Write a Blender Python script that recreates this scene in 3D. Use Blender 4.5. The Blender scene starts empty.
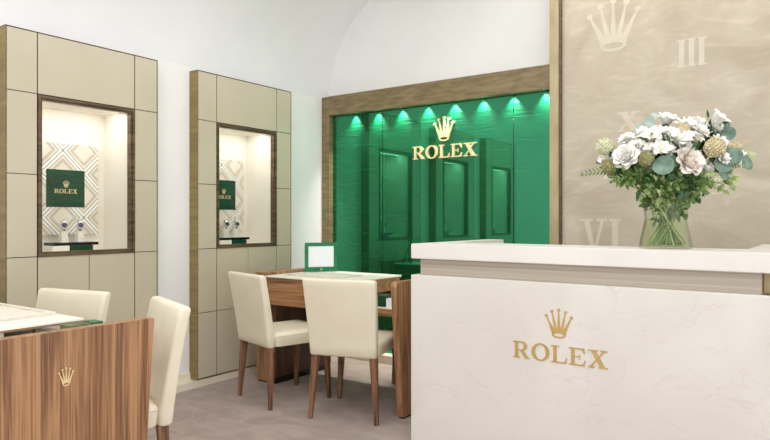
import bpy, bmesh, math, random
from mathutils import Vector, Matrix, Euler
random.seed(7)
PI = math.pi
R = math.radians
C = bpy.context.scene.collection

# ------------------------------------------------------------------ materials
def lin(c):
    return tuple(((v/255)/12.92 if v/255 <= .04045 else ((v/255+.055)/1.055)**2.4) for v in c) + (1,)

def base_mat(name, col, rough=.5, metal=0, spec=.5, coat=0, sheen=0, sss=0):
    m = bpy.data.materials.new(name); m.use_nodes = True
    b = m.node_tree.nodes['Principled BSDF']
    b.inputs['Base Color'].default_value = lin(col)
    b.inputs['Roughness'].default_value = rough
    b.inputs['Metallic'].default_value = metal
    b.inputs['Specular IOR Level'].default_value = spec
    b.inputs['Coat Weight'].default_value = coat
    b.inputs['Sheen Weight'].default_value = sheen
    return m

def noise_mat(name, c1, c2, scale=(5,5,5), detail=4, rough=.5, lo=.35, hi=.65, bump=0, bdist=.01, metal=0,
              distort=0, spec=.5, coat=0, sheen=0, coord='Object'):
    """two-colour noise over object coordinates, optional bump"""
    m = base_mat(name, c1, rough, metal, spec, coat, sheen)
    nt = m.node_tree; n = nt.nodes; l = nt.links; b = n['Principled BSDF']
    tc = n.new('ShaderNodeTexCoord'); mp = n.new('ShaderNodeMapping'); mp.inputs['Scale'].default_value = scale
    nz = n.new('ShaderNodeTexNoise'); nz.inputs['Scale'].default_value = 1; nz.inputs['Detail'].default_value = detail
    nz.inputs['Distortion'].default_value = distort
    rp = n.new('ShaderNodeValToRGB'); rp.color_ramp.elements[0].position = lo; rp.color_ramp.elements[1].position = hi
    rp.color_ramp.elements[0].color = lin(c1); rp.color_ramp.elements[1].color = lin(c2)
    l.new(tc.outputs[coord], mp.inputs[0]); l.new(mp.outputs[0], nz.inputs['Vector'])
    l.new(nz.outputs['Fac'], rp.inputs[0]); l.new(rp.outputs[0], b.inputs['Base Color'])
    if bump:
        bp = n.new('ShaderNodeBump'); bp.inputs['Strength'].default_value = bump; bp.inputs['Distance'].default_value = bdist
        l.new(nz.outputs['Fac'], bp.inputs['Height']); l.new(bp.outputs[0], b.inputs['Normal'])
    m['nz'] = nz.name
    return m

def wood_mat(name, dark, light, axis='z', rough=.38):
    """straight grain along one axis: fine pores over broader cathedral figure"""
    m = base_mat(name, light, rough)
    nt = m.node_tree; n = nt.nodes; l = nt.links; b = n['Principled BSDF']
    tc = n.new('ShaderNodeTexCoord')
    def nz(sc_long, sc_cross, det, dist, loc=0):
        mp = n.new('ShaderNodeMapping'); s = [sc_cross]*3; s['xyz'.index(axis)] = sc_long
        mp.inputs['Scale'].default_value = s; mp.inputs['Location'].default_value = (loc,loc,loc)
        t = n.new('ShaderNodeTexNoise'); t.inputs['Scale'].default_value = 1; t.inputs['Detail'].default_value = det
        t.inputs['Distortion'].default_value = dist
        l.new(tc.outputs['Object'], mp.inputs[0]); l.new(mp.outputs[0], t.inputs['Vector']); return t
    a = nz(.8, 15, 3, 1.8); f = nz(4, 260, 4, .2, 3.1); g = nz(1.2, 70, 3, .9, 7)
    mx = n.new('ShaderNodeMath'); mx.operation = 'MULTIPLY_ADD'; mx.inputs[1].default_value = .5
    mx2 = n.new('ShaderNodeMath'); mx2.operation = 'MULTIPLY_ADD'; mx2.inputs[1].default_value = .65
    l.new(g.outputs['Fac'], mx2.inputs[0]); l.new(a.outputs['Fac'], mx2.inputs[2])
    l.new(f.outputs['Fac'], mx.inputs[0]); l.new(mx2.outputs[0], mx.inputs[2])
    rp = n.new('ShaderNodeValToRGB'); e = rp.color_ramp.elements
    hf = n.new('ShaderNodeMath'); hf.operation = 'MULTIPLY'; hf.inputs[1].default_value = .5
    e[0].position = .44; e[1].position = .62; e[0].color = lin(dark); e[1].color = lin(light)
    l.new(mx.outputs[0], hf.inputs[0]); l.new(hf.outputs[0], rp.inputs[0]); l.new(rp.outputs[0], b.inputs['Base Color'])
    return m

def thin_glass(name, tint, refl=1.0, ior=1.45):
    """clear pane or thin walled vessel: lets light straight through, mirrors by Fresnel"""
    m = bpy.data.materials.new(name); m.use_nodes = True
    nt = m.node_tree; n = nt.nodes; l = nt.links; n.clear()
    o = n.new('ShaderNodeOutputMaterial'); mx = n.new('ShaderNodeMixShader')
    t = n.new('ShaderNodeBsdfTransparent'); t.inputs[0].default_value = tint
    g = n.new('ShaderNodeBsdfGlossy'); g.inputs['Roughness'].default_value = .01
    f = n.new('ShaderNodeLayerWeight'); pw = n.new('ShaderNodeMath'); pw.operation = 'POWER'; pw.inputs[1].default_value = 4.5
    mu = n.new('ShaderNodeMath'); mu.operation = 'MULTIPLY_ADD'; mu.inputs[1].default_value = refl; mu.inputs[2].default_value = .018*refl
    l.new(f.outputs['Facing'], pw.inputs[0]); l.new(pw.outputs[0], mu.inputs[0]); l.new(mu.outputs[0], mx.inputs[0])
    l.new(t.outputs[0], mx.inputs[1]); l.new(g.outputs[0], mx.inputs[2]); l.new(mx.outputs[0], o.inputs[0])
    return m

M = {}
M['wall'] = noise_mat('white_paint', (237,238,236), (241,241,239), (3,3,3), rough=.7, bump=.05, bdist=.002)
M['ceiling'] = noise_mat('white_plaster', (234,234,236), (238,238,239), (2,2,2), rough=.8)
M['trim'] = noise_mat('cream_trim', (228,218,198), (236,228,210), (4,4,4), rough=.4)
M['trim_grey'] = noise_mat('stone_trim', (196,184,166), (206,196,178), (4,4,4), rough=.45)
M['panel'] = noise_mat('taupe_lacquer', (194,184,161), (201,192,171), (1.5,1.5,1.5), rough=.3, coat=.15)
M['gold_side'] = noise_mat('olive_gold_lacquer', (134,114,66), (154,134,86), (3,3,30), rough=.4, metal=.25)
M['reveal'] = base_mat('dark_reveal', (58,48,38), .6)
M['bronze'] = noise_mat('brushed_bronze', (84,68,52), (122,102,80), (6,6,60), rough=.36, metal=.4)
M['frame_gold'] = noise_mat('gold_brown_veneer', (116,100,68), (144,127,92), (8,8,34), rough=.45, detail=6, metal=.12)
M['pilaster'] = noise_mat('pale_gold_veneer', (168,152,114), (188,172,136), (10,10,4), rough=.45, detail=6, metal=.12)
M['niche'] = noise_mat('niche_white_leather', (238,230,218), (242,236,225), (6,6,6), rough=.6)
M['board'] = noise_mat('pearl_board', (228,218,202), (238,230,216), (8,8,8), rough=.45)
M['line'] = base_mat('engraved_line', (120,98,80), .5)
M['white_line'] = base_mat('white_inlay', (250,248,244), .4)
M['leather'] = noise_mat('cream_leather', (232,223,199), (236,228,206), (9,9,9), rough=.4, spec=.4)
M['leather_seam'] = base_mat('cream_seam', (206,196,174), .6)
M['wood'] = wood_mat('walnut_upright', (112,74,46), (184,138,98), 'z')
M['wood_x'] = wood_mat('walnut_along_x', (104,68,42), (176,128,88), 'x')
M['wood_y'] = wood_mat('walnut_along_y', (110,78,56), (158,124,98), 'y')
M['wood_dark'] = wood_mat('walnut_inner', (60,34,24), (98,62,44), 'z')
M['leg'] = wood_mat('chair_leg_walnut', (64,40,28), (150,106,76), 'z')
M['leg_dark'] = wood_mat('chair_leg_dark_walnut', (58,36,26), (104,68,50), 'z')
M['desk_white'] = base_mat('back_painted_glass', (242,238,228), .4, spec=.25)
M['pad'] = noise_mat('cream_pad_leather', (226,218,204), (234,227,214), (70,70,70), rough=.55)
M['pad_edge'] = noise_mat('pad_stitching', (136,118,100), (216,206,190), (70,70,70), rough=.6, lo=.45, hi=.5)
M['steel'] = base_mat('brushed_steel', (190,186,178), .25, metal=1)
M['green_box'] = noise_mat('green_ripple_box', (2,44,28), (12,80,50), (9,9,60), rough=.3, detail=3, distort=1.2)
M['green_frame'] = noise_mat('green_ripple_frame', (6,100,62), (26,134,86), (12,12,50), rough=.35, distort=1.2)
M['black'] = base_mat('black_lacquer', (16,15,16), .25)
M['paper'] = base_mat('white_card', (236,240,244), .5)
M['gold'] = base_mat('brushed_gold', (214,184,118), .34, metal=.65)
M['gold_light'] = base_mat('pale_gold', (236,214,164), .4, metal=.35)
M['gold_flat'] = noise_mat('satin_gold', (192,160,92), (206,176,112), (20,20,20), rough=.4, metal=.35)
M['slab'] = noise_mat('white_worktop', (230,226,219), (236,232,226), (3,3,3), rough=.35)
M['recess'] = noise_mat('grey_beige_band', (172,160,144), (188,178,164), (.5,.5,130), rough=.45, detail=2)
M['recess_gold'] = noise_mat('sand_gold_block', (200,180,138), (210,190,148), (5,5,5), rough=.45)
M['metal_silver'] = base_mat('polished_watch_steel', (205,207,210), .12, metal=1)
M['dial'] = base_mat('dark_dial', (40,42,46), .3)
M['relief'] = noise_mat('pale_relief', (210,200,182), (219,210,193), (6,6,6), rough=.5)
M['petal'] = base_mat('white_petal', (250,248,242), .55)
M['petal_blush'] = base_mat('blush_white_petal', (250,243,234), .55)
M['scab'] = noise_mat('tan_pod', (206,194,156), (230,222,190), (90,90,90), rough=.7)
M['scab_green'] = noise_mat('green_tan_pod', (148,146,96), (190,188,138), (90,90,90), rough=.7)
M['scab_pale'] = noise_mat('pale_green_globe', (214,216,180), (236,236,212), (90,90,90), rough=.7)
M['stamen'] = base_mat('yellow_green_stamen', (176,170,84), .6)
M['euc'] = noise_mat('eucalyptus_leaf', (84,114,98), (124,150,132), (25,25,25), rough=.5)
M['euc_pale'] = noise_mat('pale_eucalyptus_leaf', (158,178,164), (188,202,190), (25,25,25), rough=.5)
M['leaf'] = noise_mat('mid_green_leaf', (74,108,44), (128,156,84), (30,30,30), rough=.5)
M['leaf_dark'] = noise_mat('dark_green_leaf', (30,68,36), (62,104,58), (30,30,30), rough=.4)
M['leaf_light'] = noise_mat('light_green_leaf', (140,164,92), (196,210,150), (30,30,30), rough=.5)
M['stem'] = noise_mat('green_stem', (104,128,58), (150,168,96), (40,40,10), rough=.5)
M['stem_pale'] = noise_mat('pale_stem', (150,156,96), (196,196,140), (40,40,10), rough=.5)
M['glass'] = thin_glass('clear_pane', (.97,.98,.97,1), .8)
M['vase'] = thin_glass('clear_vase_glass', (.96,.975,.95,1), 1.3)
M['water'] = thin_glass('vase_water', (.93,.96,.84,1), .1)

# carpet: fine pile plus broad vacuum sweeps
def carpet():
    m = noise_mat('taupe_carpet', (150,132,124), (172,153,144), (260,260,260), detail=3, rough=.95, lo=.3, hi=.7, bump=.5, bdist=.004, sheen=.3)
    nt = m.node_tree; n = nt.nodes; l = nt.links; b = n['Principled BSDF']
    tc = n.new('ShaderNodeTexCoord'); mp = n.new('ShaderNodeMapping'); mp.inputs['Scale'].default_value = (2.6,3.6,1)
    mp.inputs['Rotation'].default_value = (0,0,.5)
    nz = n.new('ShaderNodeTexNoise'); nz.inputs['Scale'].default_value = 1.3; nz.inputs['Distortion'].default_value = 1.6; nz.inputs['Detail'].default_value = 2.5
    rp = n.new('ShaderNodeValToRGB'); rp.color_ramp.elements[0].position = .38; rp.color_ramp.elements[1].position = .60
    rp.color_ramp.elements[0].color = (.84,.82,.81,1); rp.color_ramp.elements[1].color = (1.06,1.06,1.06,1)
    mx = n.new('ShaderNodeMix'); mx.data_type = 'RGBA'; mx.blend_type = 'MULTIPLY'; mx.inputs[0].default_value = 1
    l.new(tc.outputs['Object'], mp.inputs[0]); l.new(mp.outputs[0], nz.inputs['Vector']); l.new(nz.outputs['Fac'], rp.inputs[0])
    src = b.inputs['Base Color'].links[0].from_socket
    l.new(src, mx.inputs[6]); l.new(rp.outputs[0], mx.inputs[7]); l.new(mx.outputs[2], b.inputs['Base Color'])
    return m
M['carpet'] = carpet()

# green ripple panel behind glass: rippled green body with a clear mirror layer on top
def green_glass():
    m = bpy.data.materials.new('green_ripple_glass'); m.use_nodes = True
    nt = m.node_tree; n = nt.nodes; l = nt.links; b = n['Principled BSDF']; out = n['Material Output']
    tc = n.new('ShaderNodeTexCoord'); mp = n.new('ShaderNodeMapping'); mp.inputs['Scale'].default_value = (3.4,3.4,62)
    nz = n.new('ShaderNodeTexNoise'); nz.inputs['Scale'].default_value = 1; nz.inputs['Detail'].default_value = 1.5; nz.inputs['Distortion'].default_value = .9
    rp = n.new('ShaderNodeValToRGB'); rp.color_ramp.elements[0].position = .36; rp.color_ramp.elements[1].position = .62
    rp.color_ramp.elements[0].color = lin((0,46,27)); rp.color_ramp.elements[1].color = lin((0,64,37))
    bp = n.new('ShaderNodeBump'); bp.inputs['Strength'].default_value = .6; bp.inputs['Distance'].default_value = .006
    l.new(tc.outputs['Object'], mp.inputs[0]); l.new(mp.outputs[0], nz.inputs['Vector']); l.new(nz.outputs['Fac'], rp.inputs[0])
    l.new(rp.outputs[0], b.inputs['Base Color']); l.new(nz.outputs['Fac'], bp.inputs['Height']); l.new(bp.outputs[0], b.inputs['Normal'])
    b.inputs['Roughness'].default_value = .35; b.inputs['Specular Tint'].default_value = (.35,.9,.5,1)
    g = n.new('ShaderNodeBsdfGlossy'); g.inputs['Roughness'].default_value = .02; g.inputs['Color'].default_value = (.14,.80,.42,1)
    mx = n.new('ShaderNodeMixShader'); mx.inputs[0].default_value = .25
    l.new(b.outputs[0], mx.inputs[1]); l.new(g.outputs[0], mx.inputs[2]); l.new(mx.outputs[0], out.inputs[0])
    return m
M['green_glass'] = green_glass()

# warm plaster with trowel sweeps
def plaster():
    m = noise_mat('troweled_plaster', (184,171,150), (206,196,177), (2.2,2.2,2.2), detail=5, rough=.5, lo=.3, hi=.7, distort=1.5)
    nt = m.node_tree; n = nt.nodes; l = nt.links; b = n['Principled BSDF']
    tc = n.new('ShaderNodeTexCoord'); mp = n.new('ShaderNodeMapping'); mp.inputs['Scale'].default_value = (1.6,1.6,5); mp.inputs['Rotation'].default_value = (0,.6,0)
    nz = n.new('ShaderNodeTexNoise'); nz.inputs['Scale'].default_value = 1.6; nz.inputs['Detail'].default_value = 6; nz.inputs['Distortion'].default_value = 3.2
    rp = n.new('ShaderNodeValToRGB'); rp.color_ramp.elements[0].position = .5; rp.color_ramp.elements[1].position = .72
    rp.color_ramp.elements[0].color = (1,1,1,1); rp.color_ramp.elements[1].color = (1.13,1.13,1.14,1)
    mx = n.new('ShaderNodeMix'); mx.data_type = 'RGBA'; mx.blend_type = 'MULTIPLY'; mx.inputs[0].default_value = 1
    l.new(tc.outputs['Object'], mp.inputs[0]); l.new(mp.outputs[0], nz.inputs['Vector']); l.new(nz.outputs['Fac'], rp.inputs[0])
    src = b.inputs['Base Color'].links[0].from_socket
    l.new(src, mx.inputs[6]); l.new(rp.outputs[0], mx.inputs[7]); l.new(mx.outputs[2], b.inputs['Base Color'])
    return m
M['plaster'] = plaster()

# off-white stone with sparse hairline veins
def stone():
    m = noise_mat('cream_marble', (222,217,209), (230,226,219), (1.6,1.6,1.6), detail=4, rough=.3, distort=.8)
    nt = m.node_tree; n = nt.nodes; l = nt.links; b = n['Principled BSDF']
    tc = n.new('ShaderNodeTexCoord'); mp = n.new('ShaderNodeMapping'); mp.inputs['Scale'].default_value = (1.4,1.4,2.6)
    nz = n.new('ShaderNodeTexNoise'); nz.inputs['Scale'].default_value = 1.5; nz.inputs['Detail'].default_value = 6; nz.inputs['Distortion'].default_value = 1.2
    sb = n.new('ShaderNodeMath'); sb.operation = 'SUBTRACT'; sb.inputs[1].default_value = .5
    ab = n.new('ShaderNodeMath'); ab.operation = 'ABSOLUTE'
    rp = n.new('ShaderNodeValToRGB'); rp.color_ramp.elements[0].position = 0; rp.color_ramp.elements[1].position = .006
    rp.color_ramp.elements[0].color = (.93,.91,.88,1); rp.color_ramp.elements[1].color = (1,1,1,1)
    mx = n.new('ShaderNodeMix'); mx.data_type = 'RGBA'; mx.blend_type = 'MULTIPLY'; mx.inputs[0].default_value = 1
    l.new(tc.outputs['Object'], mp.inputs[0]); l.new(mp.outputs[0], nz.inputs['Vector']); l.new(nz.outputs['Fac'], sb.inputs[0])
    l.new(sb.outputs[0], ab.inputs[0]); l.new(ab.outputs[0], rp.inputs[0])
    src = b.inputs['Base Color'].links[0].from_socket
    l.new(src, mx.inputs[6]); l.new(rp.outputs[0], mx.inputs[7]); l.new(mx.outputs[2], b.inputs['Base Color'])
    return m
M['stone'] = stone()

# ------------------------------------------------------------------ mesh helpers
def box(bm, x0, x1, y0, y1, z0, z1, bevel=0, seg=2):
    vs = [bm.verts.new(p) for p in ((x0,y0,z0),(x1,y0,z0),(x1,y1,z0),(x0,y1,z0),(x0,y0,z1),(x1,y0,z1),(x1,y1,z1),(x0,y1,z1))]
    fs = [bm.faces.new([vs[i] for i in f]) for f in ((0,3,2,1),(4,5,6,7),(0,1,5,4),(1,2,6,5),(2,3,7,6),(3,0,4,7))]
    if bevel:
        es = list({e for f in fs for e in f.edges})
        bmesh.ops.bevel(bm, geom=es, offset=bevel, segments=seg, affect='EDGES', profile=.5)

def prism(bm, pts, origin, ux, uy, ex):
    """polygon pts (2D) in the plane origin+ux,uy, extruded by the vector ex"""
    o = Vector(origin); ux = Vector(ux); uy = Vector(uy); ex = Vector(ex)
    a = [bm.verts.new(o+ux*p[0]+uy*p[1]) for p in pts]
    b = [bm.verts.new(o+ux*p[0]+uy*p[1]+ex) for p in pts]
    bm.faces.new(a); bm.faces.new(b[::-1])
    for i in range(len(pts)):
        j = (i+1) % len(pts); bm.faces.new((a[j],a[i],b[i],b[j]))

def rrect(hx, hy, r, n=4):
    r = min(r, hx*.999, hy*.999); out = []
    for q, (sx, sy) in enumerate(((1,1),(-1,1),(-1,-1),(1,-1))):
        for k in range(n+1):
            a = (q + k/n)*PI/2
            out.append((sx*(hx-r)+r*math.cos(a), sy*(hy-r)+r*math.sin(a)))
    return out

def loft(bm, rings, cap=True):
    rs = [[bm.verts.new(p) for p in r] for r in rings]; n = len(rs[0])
    for a, b in zip(rs, rs[1:]):
        for i in range(n):
            j = (i+1) % n; bm.faces.new((a[i],a[j],b[j],b[i]))
    if cap:
        bm.faces.new(rs[0][::-1]); bm.faces.new(rs[-1])

def rr_loft(bm, secs, n=4):
    """secs: (cx,cy,z,hx,hy,r)"""
    loft(bm, [[(cx+p[0], cy+p[1], z) for p in rrect(hx,hy,r,n)] for cx,cy,z,hx,hy,r in secs])

def lathe(bm, prof, seg=40, cap=False):
    loft(bm, [[(r*math.cos(2*PI*i/seg), r*math.sin(2*PI*i/seg), z) for i in range(seg)] for r,z in prof], cap)

def tube(bm, pts, rad, seg=6):
    pts = [Vector(p) for p in pts]; rads = rad if isinstance(rad, (list,tuple)) else [rad]*len(pts)
    rings = []; up = Vector((.31,.22,.93)).normalized()
    for i, p in enumerate(pts):
        t = (pts[min(i+1,len(pts)-1)]-pts[max(i-1,0)]).normalized()
        a = t.cross(up)
        if a.length < .05: a = t.cross(Vector((1,0,0)))
        a.normalize(); b = t.cross(a)
        rings.append([tuple(p+(a*math.cos(2*PI*k/seg)+b*math.sin(2*PI*k/seg))*rads[i]) for k in range(seg)])
    loft(bm, rings)

def obj(name, bm, m, parent=None, label=None, smooth=True, ang=35, recalc=True):
    if recalc: bmesh.ops.recalc_face_normals(bm, faces=bm.faces)
    me = bpy.data.meshes.new(name); bm.to_mesh(me); bm.free()
    if smooth:
        for p in me.polygons: p.use_smooth = True
        me.set_sharp_from_angle(angle=R(ang))
    me.materials.append(M[m] if isinstance(m, str) else m)
    o = bpy.data.objects.new(name, me); C.objects.link(o)
    if parent: o.parent = parent
    if label: o['label'] = label
    return o

def thing(name, label, cat, loc=(0,0,0), rz=0, group=None):
    o = bpy.data.objects.new(name, None); C.objects.link(o); o.empty_display_size = .05
    o.location = loc; o.rotation_euler = (0,0,rz); o['label'] = label; o['category'] = cat
    if group: o['group'] = group
    return o

def tag(o, label, cat, group=None):
    o['label'] = label; o['category'] = cat
    if group: o['group'] = group
    return o

def struct(name, bm, m, **k):
    o = obj(name, bm, m, **k); o['kind'] = 'structure'; return o

def B(*boxes, bevel=0):
    bm = bmesh.new()
    for b in boxes: box(bm, *b, bevel=bevel)
    return bm

def dup(src, loc=None, rz=None, label=None, parent=None):
    c = src.copy(); C.objects.link(c)
    if parent is not None: c.parent = parent
    if loc is not None: c.location = loc
    if rz is not None: c.rotation_euler = (0,0,rz)
    if label: c['label'] = label
    for ch in list(src.children): dup(ch, parent=c)
    return c

# ------------------------------------------------------------------ lettering and crown (local: x right, z up, front towards -y)
def g_rect(x0,y0,x1,y1): return [(x0,y0),(x1,y0),(x1,y1),(x0,y1)]
def g_arc(cx,cy,ro,ri,a0,a1,n=14):
    out = []
    for i in range(n):
        a = R(a0+(a1-a0)*i/n); b = R(a0+(a1-a0)*(i+1)/n)
        out.append([(cx+ri[0]*math.cos(a),cy+ri[1]*math.sin(a)),(cx+ro[0]*math.cos(a),cy+ro[1]*math.sin(a)),
                    (cx+ro[0]*math.cos(b),cy+ro[1]*math.sin(b)),(cx+ri[0]*math.cos(b),cy+ri[1]*math.sin(b))])
    return out
def serif_v(x0, x1, w=.10, h=.07):   # thick upright with slab serifs
    return [g_rect(x0,h,x1,1-h), g_rect(x0-w,0,x1+w,h), g_rect(x0-w,1-h,x1+w,1)]
GLYPH = {
 'R': (1.06, [g_rect(.12,.07,.33,.93), g_rect(0,0,.45,.08), g_rect(0,.92,.33,1), g_rect(.30,.92,.55,1), g_rect(.30,.44,.55,.52)]
       + g_arc(.55,.72,(.34,.28),(.12,.20),-90,90) + [[(.44,.46),(.68,.46),(.96,.08),(.72,.08)], g_rect(.74,0,1.06,.07)]),
 'O': (1.10, g_arc(.55,.5,(.55,.52),(.32,.43),0,360,32)),
 'L': (.94, [g_rect(.12,.07,.33,.93), g_rect(0,0,.90,.085), g_rect(0,.92,.46,1), [(.66,.07),(.90,.07),(.94,.34),(.87,.34),(.80,.14)]]),
 'E': (.98, [g_rect(.12,.07,.33,.93), g_rect(0,0,.90,.085), g_rect(0,.915,.88,1), g_rect(.30,.47,.60,.54), g_rect(.58,.36,.64,.65),
             [(.66,.07),(.90,.07),(.96,.33),(.89,.33),(.80,.14)], [(.64,.93),(.88,.93),(.90,.70),(.84,.70),(.78,.87)]]),
 'X': (1.12, [[(.66,.07),(.94,.07),(.44,.93),(.16,.93)], [(.10,.07),(.22,.07),(.92,.93),(.80,.93)],
              g_rect(0,0,.36,.08), g_rect(.58,0,1.10,.08), g_rect(.02,.92,.54,1), g_rect(.68,.92,1.06,1)]),
 'I': (.42, serif_v(.10,.32)),
 'V': (1.06, [[(.16,.93),(.38,.93),(.64,.0),(.48,0)], [(.80,.93),(.90,.93),(.62,.0),(.50,0)], g_rect(0,.93,.50,1), g_rect(.66,.93,1.04,1)]),
}
def glyph_mesh(ch, h, depth, wscale=1):
    bm = bmesh.new()
    for i, poly in enumerate(GLYPH[ch][1]):
        e = 0 if ch == 'O' else min(i,6)*4e-5
        prism(bm, [(p[0]*h*wscale, p[1]*h) for p in poly], (0,-e,0), (1,0,0), (0,0,1), (0,-depth,0))
    return bm
def crown_mesh(w, depth, k=1.0):
    """five pointed crown, w = distance between the outer balls"""
    bm = bmesh.new(); yy = (0,-depth,0)
    def P(pts, e=0): prism(bm, [(p[0]*w,p[1]*w*k) for p in pts], (0,-e*4e-5,0), (1,0,0), (0,0,1), yy)
    for q in g_arc(0,.13,(.27,.13),(.20,.065),0,360,28): P(q)
    tips = [(-.5,.86),(-.27,1.05),(0,1.12),(.27,1.05),(.5,.86)]
    for i, (tx,ty) in enumerate(tips):
        x0 = -.275+i*.11; x1 = x0+.11
        zb0 = .13+.125*math.sqrt(max(0,1-(x0/.28)**2)); zb1 = .13+.125*math.sqrt(max(0,1-(x1/.28)**2))
        P([(x0,zb0-.03*(abs(x0)<.2)),(x1,zb1-.03*(abs(x1)<.2)),(x1*1.06,zb1+.10),(tx+.018,ty),(tx-.018,ty),(x0*1.06,zb0+.10)], 1+i)
        r = .066; P([(tx+r*math.cos(a*PI/8), ty+r*math.sin(a*PI/8)) for a in range(16)], 7)
    return bm
def logo(parent, loc, rz, width, depth, mat, cw, gap, letter_name='letter', k=1.0, wscale=1.0, flat=False, label=None):
    """crown above five letters, centred on loc (loc.z = foot of the letters)"""
    adv = [GLYPH[c][0] for c in 'ROLEX']; g = .10; tot = sum(adv)+g*4; h = width/tot/wscale
    d = Vector((math.cos(rz), math.sin(rz), 0)); x = -width/2
    for c, a in zip('ROLEX', adv):
        o = obj(letter_name, glyph_mesh(c, h, depth, wscale), mat, parent, smooth=False)
        o.location = Vector(loc)+d*x; o.rotation_euler = (0,0,rz); x += (a+g)*h*wscale
    o = obj('crown_emblem', crown_mesh(cw, depth, k), mat, parent, smooth=False)
    o.location = Vector(loc)+Vector((0,0,h+gap)); o.rotation_euler = (0,0,rz)
    return h

# ------------------------------------------------------------------ the room
XW, YB = -3.775, 4.46            # left wall, back wall
XR, YF = 2.6, -2.2               # far right and shopfront side (open to daylight)
SZ, CR = 2.30, .97               # spring line and radius of the vault
CZ = SZ+CR
cabs = [(.333,1.293), (1.621,2.581), (2.905,3.863)]
NZ0, NZ1 = .985, 1.912
def win(c): return (c[0]+.172, c[1]-.172)

struct('floor', B((XW,XR,YF,YB,-.08,0)), 'carpet')
bm = bmesh.new()                  # left wall with an opening behind each display window
ys = [YF]+[v for c in cabs for v in (win(c)[0]-.005, win(c)[1]+.005)]+[YB+.1]
for i in range(len(ys)-1):
    if i % 2 == 0: box(bm, XW-.35, XW, ys[i], ys[i+1], 0, SZ)
    else:
        box(bm, XW-.35, XW, ys[i], ys[i+1], 0, NZ0-.005); box(bm, XW-.35, XW, ys[i], ys[i+1], NZ1+.005, SZ)
struct('wall_left', bm, 'wall', smooth=False)
struct('wall_back', B((XW,-1.54,YB,YB+.1,0,CZ)), 'wall')
# vaulted ceiling: a quarter round springing from the left wall, then flat
bm = bmesh.new(); prof = []
for i in range(25):
    a = i/24*PI/2; prof.append((XW+CR-CR*math.cos(a), SZ+CR*math.sin(a)))
out = prof+[(XR,CZ),(XR,CZ+.1),(XW-.12,CZ+.1),(XW-.12,SZ)]
rings = [[(x,y,z) for x,z in out] for y in (YF,YB+.1)]
loft(bm, rings)
struct('ceiling', bm, 'ceiling', ang=20)
struct('wall_right', B((-1.5335,XR,4.33,4.43,0,CZ)), 'plaster')
struct('baseboard_left', B((XW,-3.69,YF,4.28,0,.05),(XW,XW+.012,YF,4.345,.05,.10)), 'trim')
struct('baseboard_back', B((-3.68,-1.63,4.28,4.33,0,.07),(-3.68,-1.63,4.33,4.435,.0,.06)), 'trim')

# ------------------------------------------------------------------ feature wall: green glass in a gold-brown surround
fw = thing('green_feature_wall', 'glossy green rippled glass wall panel in a gold-brown timber surround', 'wall panel', (-2.66,4.40,0))
def at_parent(o, p):   # keep world placement when the parent has been moved
    o.parent = p; o.location = Vector(o.location)-Vector(p.location)
    return o
GY = 4.405
for (a,b) in ((-3.685,-3.135),(-3.129,-1.935),(-1.929,-1.62)):
    at_parent(obj('glass_panel', B((a,b,GY,GY+.012,.06,2.16)), 'green_glass', smooth=False), fw)
at_parent(obj('surround_stile', B((-3.772,-3.685,4.352,4.455,.0,2.305),bevel=.002), 'frame_gold', smooth=False), fw)
hd = at_parent(obj('surround_header', B((-3.683,-1.612,4.345,4.455,2.135,2.306),bevel=.002), 'frame_gold', smooth=False), fw)
sp_x = [-3.42+i*(3.42-1.68)/7 for i in range(8)]
for x in sp_x:
    bm = bmesh.new(); lathe(bm, [(.012,2.130),(.018,2.130),(.018,2.1345),(.012,2.1345),(.012,2.130)], 16)
    dl = at_parent(obj('downlight', bm, 'steel'), fw); dl.location.x += x; dl.location.y += 4.374
pil = thing('pilaster', 'pale gold pilaster between the green glass wall and the plaster wall', 'pilaster', (-1.585,4.3,0))
at_parent(obj('shaft', B((-1.610,-1.546,4.29,4.40,0,CZ-.002)), 'pilaster', smooth=False), pil)
at_parent(obj('dark_edge_strip', B((-1.5455,-1.534,4.30,4.40,0,CZ-.002)), 'bronze', smooth=False), pil)

sg = thing('mounted_wall_sign', 'gold crown above gold serif letters mounted on the green glass wall', 'sign', (-2.522,GY,1.694))
logo(sg, (0,-.001,0), 0, .587, .015, 'gold_light', .167, .028)

# pale reliefs on the plaster wall
def relief(name, label, cat, bm, loc, group=None):
    o = obj(name, bm, 'relief', smooth=False); o.location = loc; tag(o, label, cat, group); return o
relief('crown_sign', 'large pale crown relief high on the plaster wall', 'wall relief', crown_mesh(.315,.0012,.95), (-1.185,4.33,2.325))
bm = bmesh.new()
def numeral(chars, h, ws, gap):
    bm = bmesh.new(); x = 0
    for c in chars:
        for i, poly in enumerate(GLYPH[c][1]):
            prism(bm, [(x+p[0]*h*ws, p[1]*h) for p in poly], (0,-min(i,6)*4e-5,0), (1,0,0), (0,0,1), (0,-.0012,0))
        x += (GLYPH[c][0]+gap)*h*ws
    return bm
relief('roman_numeral_sign', 'pale Roman numeral three on the upper right of the plaster wall', 'wall numeral', numeral('III',.175,.82,-.02), (-.795,4.33,2.158))
relief('roman_numeral_sign', 'small pale Roman numeral ten on the plaster wall above the bouquet', 'wall numeral', numeral('X',.127,1.05,0), (-1.16,4.33,1.785))
relief('roman_numeral_sign', 'pale Roman numeral six low on the plaster wall left of the vase', 'wall numeral', numeral('VI',.24,.74,.06), (-1.41,4.33,.965))
bm = bmesh.new()
o_, i_ = rrect(.075,.10,.045,6), rrect(.064,.089,.036,6)
for k in range(len(o_)):
    j = (k+1) % len(o_); prism(bm, [o_[k],o_[j],i_[j],i_[k]], (0,0,0), (1,0,0), (0,0,1), (0,-.0012,0))
relief('rounded_outline_sign', 'pale rounded outline on the plaster wall behind the right side of bouquet', 'wall relief', bm, (-.585,4.33,1.455))

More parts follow.
